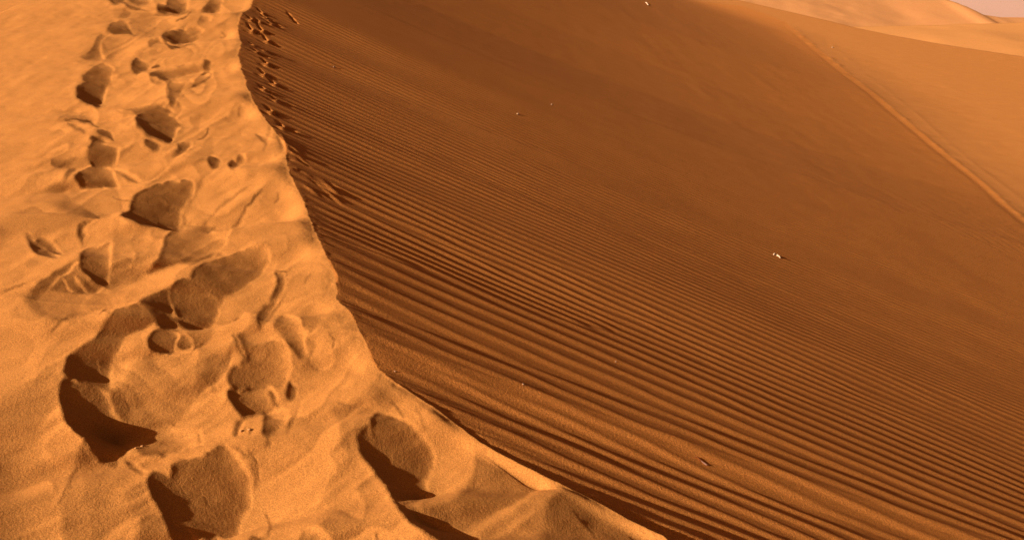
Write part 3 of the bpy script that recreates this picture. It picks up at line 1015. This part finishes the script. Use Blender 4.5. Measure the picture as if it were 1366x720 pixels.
structure(grid_mesh("far_dune", X, Y, Z, M_FAR), "large pale orange far dune with uneven slipped sand on its face")

# the pink mountain
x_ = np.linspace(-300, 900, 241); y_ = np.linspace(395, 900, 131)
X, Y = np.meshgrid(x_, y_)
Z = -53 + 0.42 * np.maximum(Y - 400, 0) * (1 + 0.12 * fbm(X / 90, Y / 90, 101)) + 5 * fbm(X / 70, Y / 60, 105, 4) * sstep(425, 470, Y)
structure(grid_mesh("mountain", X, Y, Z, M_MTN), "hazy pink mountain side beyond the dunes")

# the desert floor under everything, out to the horizon
a_ = np.linspace(-math.pi, math.pi, 97); r_ = np.array([0.0, 40, 100, 200, 400, 800, 1600, 3500, 6500])
A_, R_ = np.meshgrid(a_, r_)
structure(grid_mesh("desert_plain", R_ * np.sin(A_), R_ * np.cos(A_), np.full(A_.shape, -45.0), M_FAR), "sandy desert floor around the dunes")

# ------------------------------------------------------------------ loose things
def plain_material(name, col, rough=0.8):
    m = bpy.data.materials.new(name)
    m.use_nodes = True
    t = m.node_tree
    b = t.nodes["Principled BSDF"]
    b.inputs["Roughness"].default_value = rough
    n = t.nodes.new("ShaderNodeTexNoise"); n.inputs["Scale"].default_value = 60; n.inputs["Detail"].default_value = 4
    r = t.nodes.new("ShaderNodeValToRGB")
    r.color_ramp.elements[0].color = (*[c * 0.75 for c in col], 1)
    r.color_ramp.elements[1].color = (*[min(1, c * 1.15) for c in col], 1)
    t.links.new(n.outputs[0], r.inputs[0])
    t.links.new(r.outputs[0], b.inputs["Base Color"])
    return m


M_BONE = plain_material("bleached_wood", (0.66, 0.50, 0.36))
M_SCRAP = plain_material("reddish_husk", (0.74, 0.46, 0.34))
M_STONE = plain_material("pale_stone", (0.30, 0.18, 0.10))
M_DARK = plain_material("dark_stone", (0.16, 0.085, 0.045))
M_CLOD = plain_material("damp_sand", (0.40, 0.18, 0.055))
import bmesh


def ground(px, py):
    x, y = unproject(px, py)
    z = height(x, y)
    # once more with the finished relief
    r = ray(px, py)
    yy = np.linspace(y[0] * 0.6, min(y[0] * 1.4, 118), 3000)
    h = height(r[0] * yy, yy)
    k = int(np.argmax(r[2] * yy < h))
    if k == 0:
        return float(x[0]), float(y[0]), float(z[0])
    return float(r[0] * yy[k]), float(yy[k]), float(h[k])


def finish(name, bm, mat, loc, label, cat, group=None, parent=None):
    me = bpy.data.meshes.new(name)
    bm.normal_update()
    bm.to_mesh(me)
    bm.free()
    for p in me.polygons:
        p.use_smooth = True
    me.materials.append(mat)
    o = bpy.data.objects.new(name, me)
    scn.collection.objects.link(o)
    o.location = loc
    if parent:
        o.parent = parent
    if label:
        o["label"] = label
        o["category"] = cat
    if group:
        o["group"] = group
    return o


def tube(bm, pts, rad, n=8):
    rings = []
    pts = [mathutils.Vector(p) for p in pts]
    for i, p in enumerate(pts):
        d = (pts[min(i + 1, len(pts) - 1)] - pts[max(i - 1, 0)]).normalized()
        a = d.cross(mathutils.Vector((0.1, 0.2, 1))).normalized()
        b = d.cross(a)
        rings.append([bm.verts.new(p + (a * math.cos(2 * math.pi * k / n) + b * math.sin(2 * math.pi * k / n)) * rad[i]) for k in range(n)])
    for r0, r1 in zip(rings, rings[1:]):
        for k in range(n):
            bm.faces.new((r0[k], r0[(k + 1) % n], r1[(k + 1) % n], r1[k]))
    bm.faces.new(rings[0][::-1])
    bm.faces.new(rings[-1])


def twig(pixels, thick, label):
    P = [mathutils.Vector(ground(a, b)) for a, b in pixels]
    o0 = P[0].copy()
    pts = []
    for i, p in enumerate(P):
        q = p - o0
        q.z += thick * (1.0 + 0.8 * math.sin(i * 1.7))
        pts.append(q)
    n = len(pts)
    bm = bmesh.new()
    tube(bm, pts, [thick * (0.75 + 0.35 * math.sin(0.6 + 2.4 * i / n)) for i in range(n)])
    k = n // 2                                            # a broken side shoot
    d = (pts[k] - pts[k - 1]).normalized()
    tube(bm, [pts[k], pts[k] + d * thick * 1.5 + mathutils.Vector((thick, thick, thick * 1.4)), pts[k] + d * thick * 2.4 + mathutils.Vector((thick * 1.6, thick * 2.2, thick * 2.2))], [thick * .6, thick * .45, thick * .3])
    return finish("twig", bm, M_BONE, o0, label, "twig")


twig([(1032, 340.3), (1033.2, 339.5), (1034.6, 339.6), (1036, 340.8), (1037.6, 342), (1039.4, 343.2), (1041, 344.6)], 0.0062, "bleached hooked twig lying alone on the smooth middle of the brown slope")
twig([(861, 4.2), (862, 4.6), (863, 5.4), (864, 6.6), (864.8, 7.6)], 0.017, "small pale straight twig high on the slope near the top of the photo")


def lump(name, px, py, r, mat, label, cat, seed, squash=0.6, group=None, sink=0.25):
    x, y, z = ground(px, py)
    r *= 0.68
    bm = bmesh.new()
    bmesh.ops.create_icosphere(bm, subdivisions=2, radius=r)
    g = random.Random(seed)
    cuts = [(mathutils.Vector((g.uniform(-1, 1), g.uniform(-1, 1), g.uniform(-.6, 1))).normalized(), g.uniform(0.55, 0.85)) for _ in range(7)]
    sx, sy = g.uniform(0.8, 1.35), g.uniform(0.7, 1.1)
    for v in bm.verts:
        for c, d in cuts:
            e = v.co.dot(c) - d * r
            if e > 0:
                v.co -= c * e * 0.85
        v.co.x *= sx; v.co.y *= sy; v.co.z *= squash
    return finish(name, bm, mat, (x, y, z + r * squash * (1 - 2 * sink)), label, cat, group)


# curled husk on the ripples, lower right
x, y, z = ground(936, 615)
bm = bmesh.new()
n = 11
for s_ in range(2):
    rows = []
    for i in range(n):
        t = i / (n - 1)
        w = 0.011 * math.sin(math.pi * (0.12 + 0.8 * t))
        a0 = 0.4 + 2.6 * t
        c = mathutils.Vector((-0.030 + 0.060 * t, 0.004 * math.sin(6 * t) + 0.009 * s_, 0.010 + 0.005 * math.cos(5 * t) - 0.006 * t))
        rows.append([bm.verts.new(c + mathutils.Vector((0, w * math.cos(a0 + b * 0.9), 0.7 * w * math.sin(a0 + b * 0.9)))) for b in (-1.6, -0.8, 0, 0.8, 1.6)])
    for r0, r1 in zip(rows, rows[1:]):
        for k in range(4):
            bm.faces.new((r0[k], r0[k + 1], r1[k + 1], r1[k]))
bmesh.ops.solidify(bm, geom=bm.faces[:], thickness=0.0012)
husk = finish("husk", bm, M_SCRAP, (x, y, z - 0.005), "curled reddish white husk caught between ripples at the lower right", "husk")
husk.rotation_euler = (math.radians(-25), math.radians(22), math.radians(-8))
husk.scale = (1.15, 1.5, 0.7)

lump("pebble", 690.5, 152.6, 0.030, M_STONE, "pale pebble with a dark hollow beside it where the ripples start to blur", "pebble", 1)
lump("pebble", 821.5, 482.5, 0.008, M_STONE, "tiny white pebble on a ripple in the middle of the rippled slope", "pebble", 2)
lump("pebble", 698, 512.5, 0.007, M_STONE, "tiny pale pebble on the coarse ripples above the torn crest", "pebble", 3)
lump("pebble", 527, 495.5, 0.007, M_STONE, "white speck of a pebble lying right on the crest line", "pebble", 4)
lump("pebble", 445.5, 90, 0.022, M_DARK, "small dark pebble on the fine ripples right of the small tracks", "pebble", 8)
lump("pebble", 736, 140, 0.028, M_STONE, "pale pebble where the ripples fade out", "pebble", 9)
lump("pebble", 1110.5, 64, 0.10, M_STONE, "bright stone beside the trail on the far sand", "stone", 10)
lump("sand_clod", 181, 597.5, 0.0065, M_CLOD, "small pale sand clod at the rim of the deepest footprint", "sand clod", 11)
lump("sand_clod", 189.5, 595, 0.0075, M_CLOD, "rounder sand clod just right of the deepest footprint's rim", "sand clod", 12)
lump("sand_clod", 322, 575, 0.010, M_CLOD, "lumpy sand clod crumbled below the print beside the rim", "sand clod", 13)
lump("sand_clod", 332.5, 573, 0.009, M_CLOD, "upright sand clod with a dark shadow below the print", "sand clod", 14)
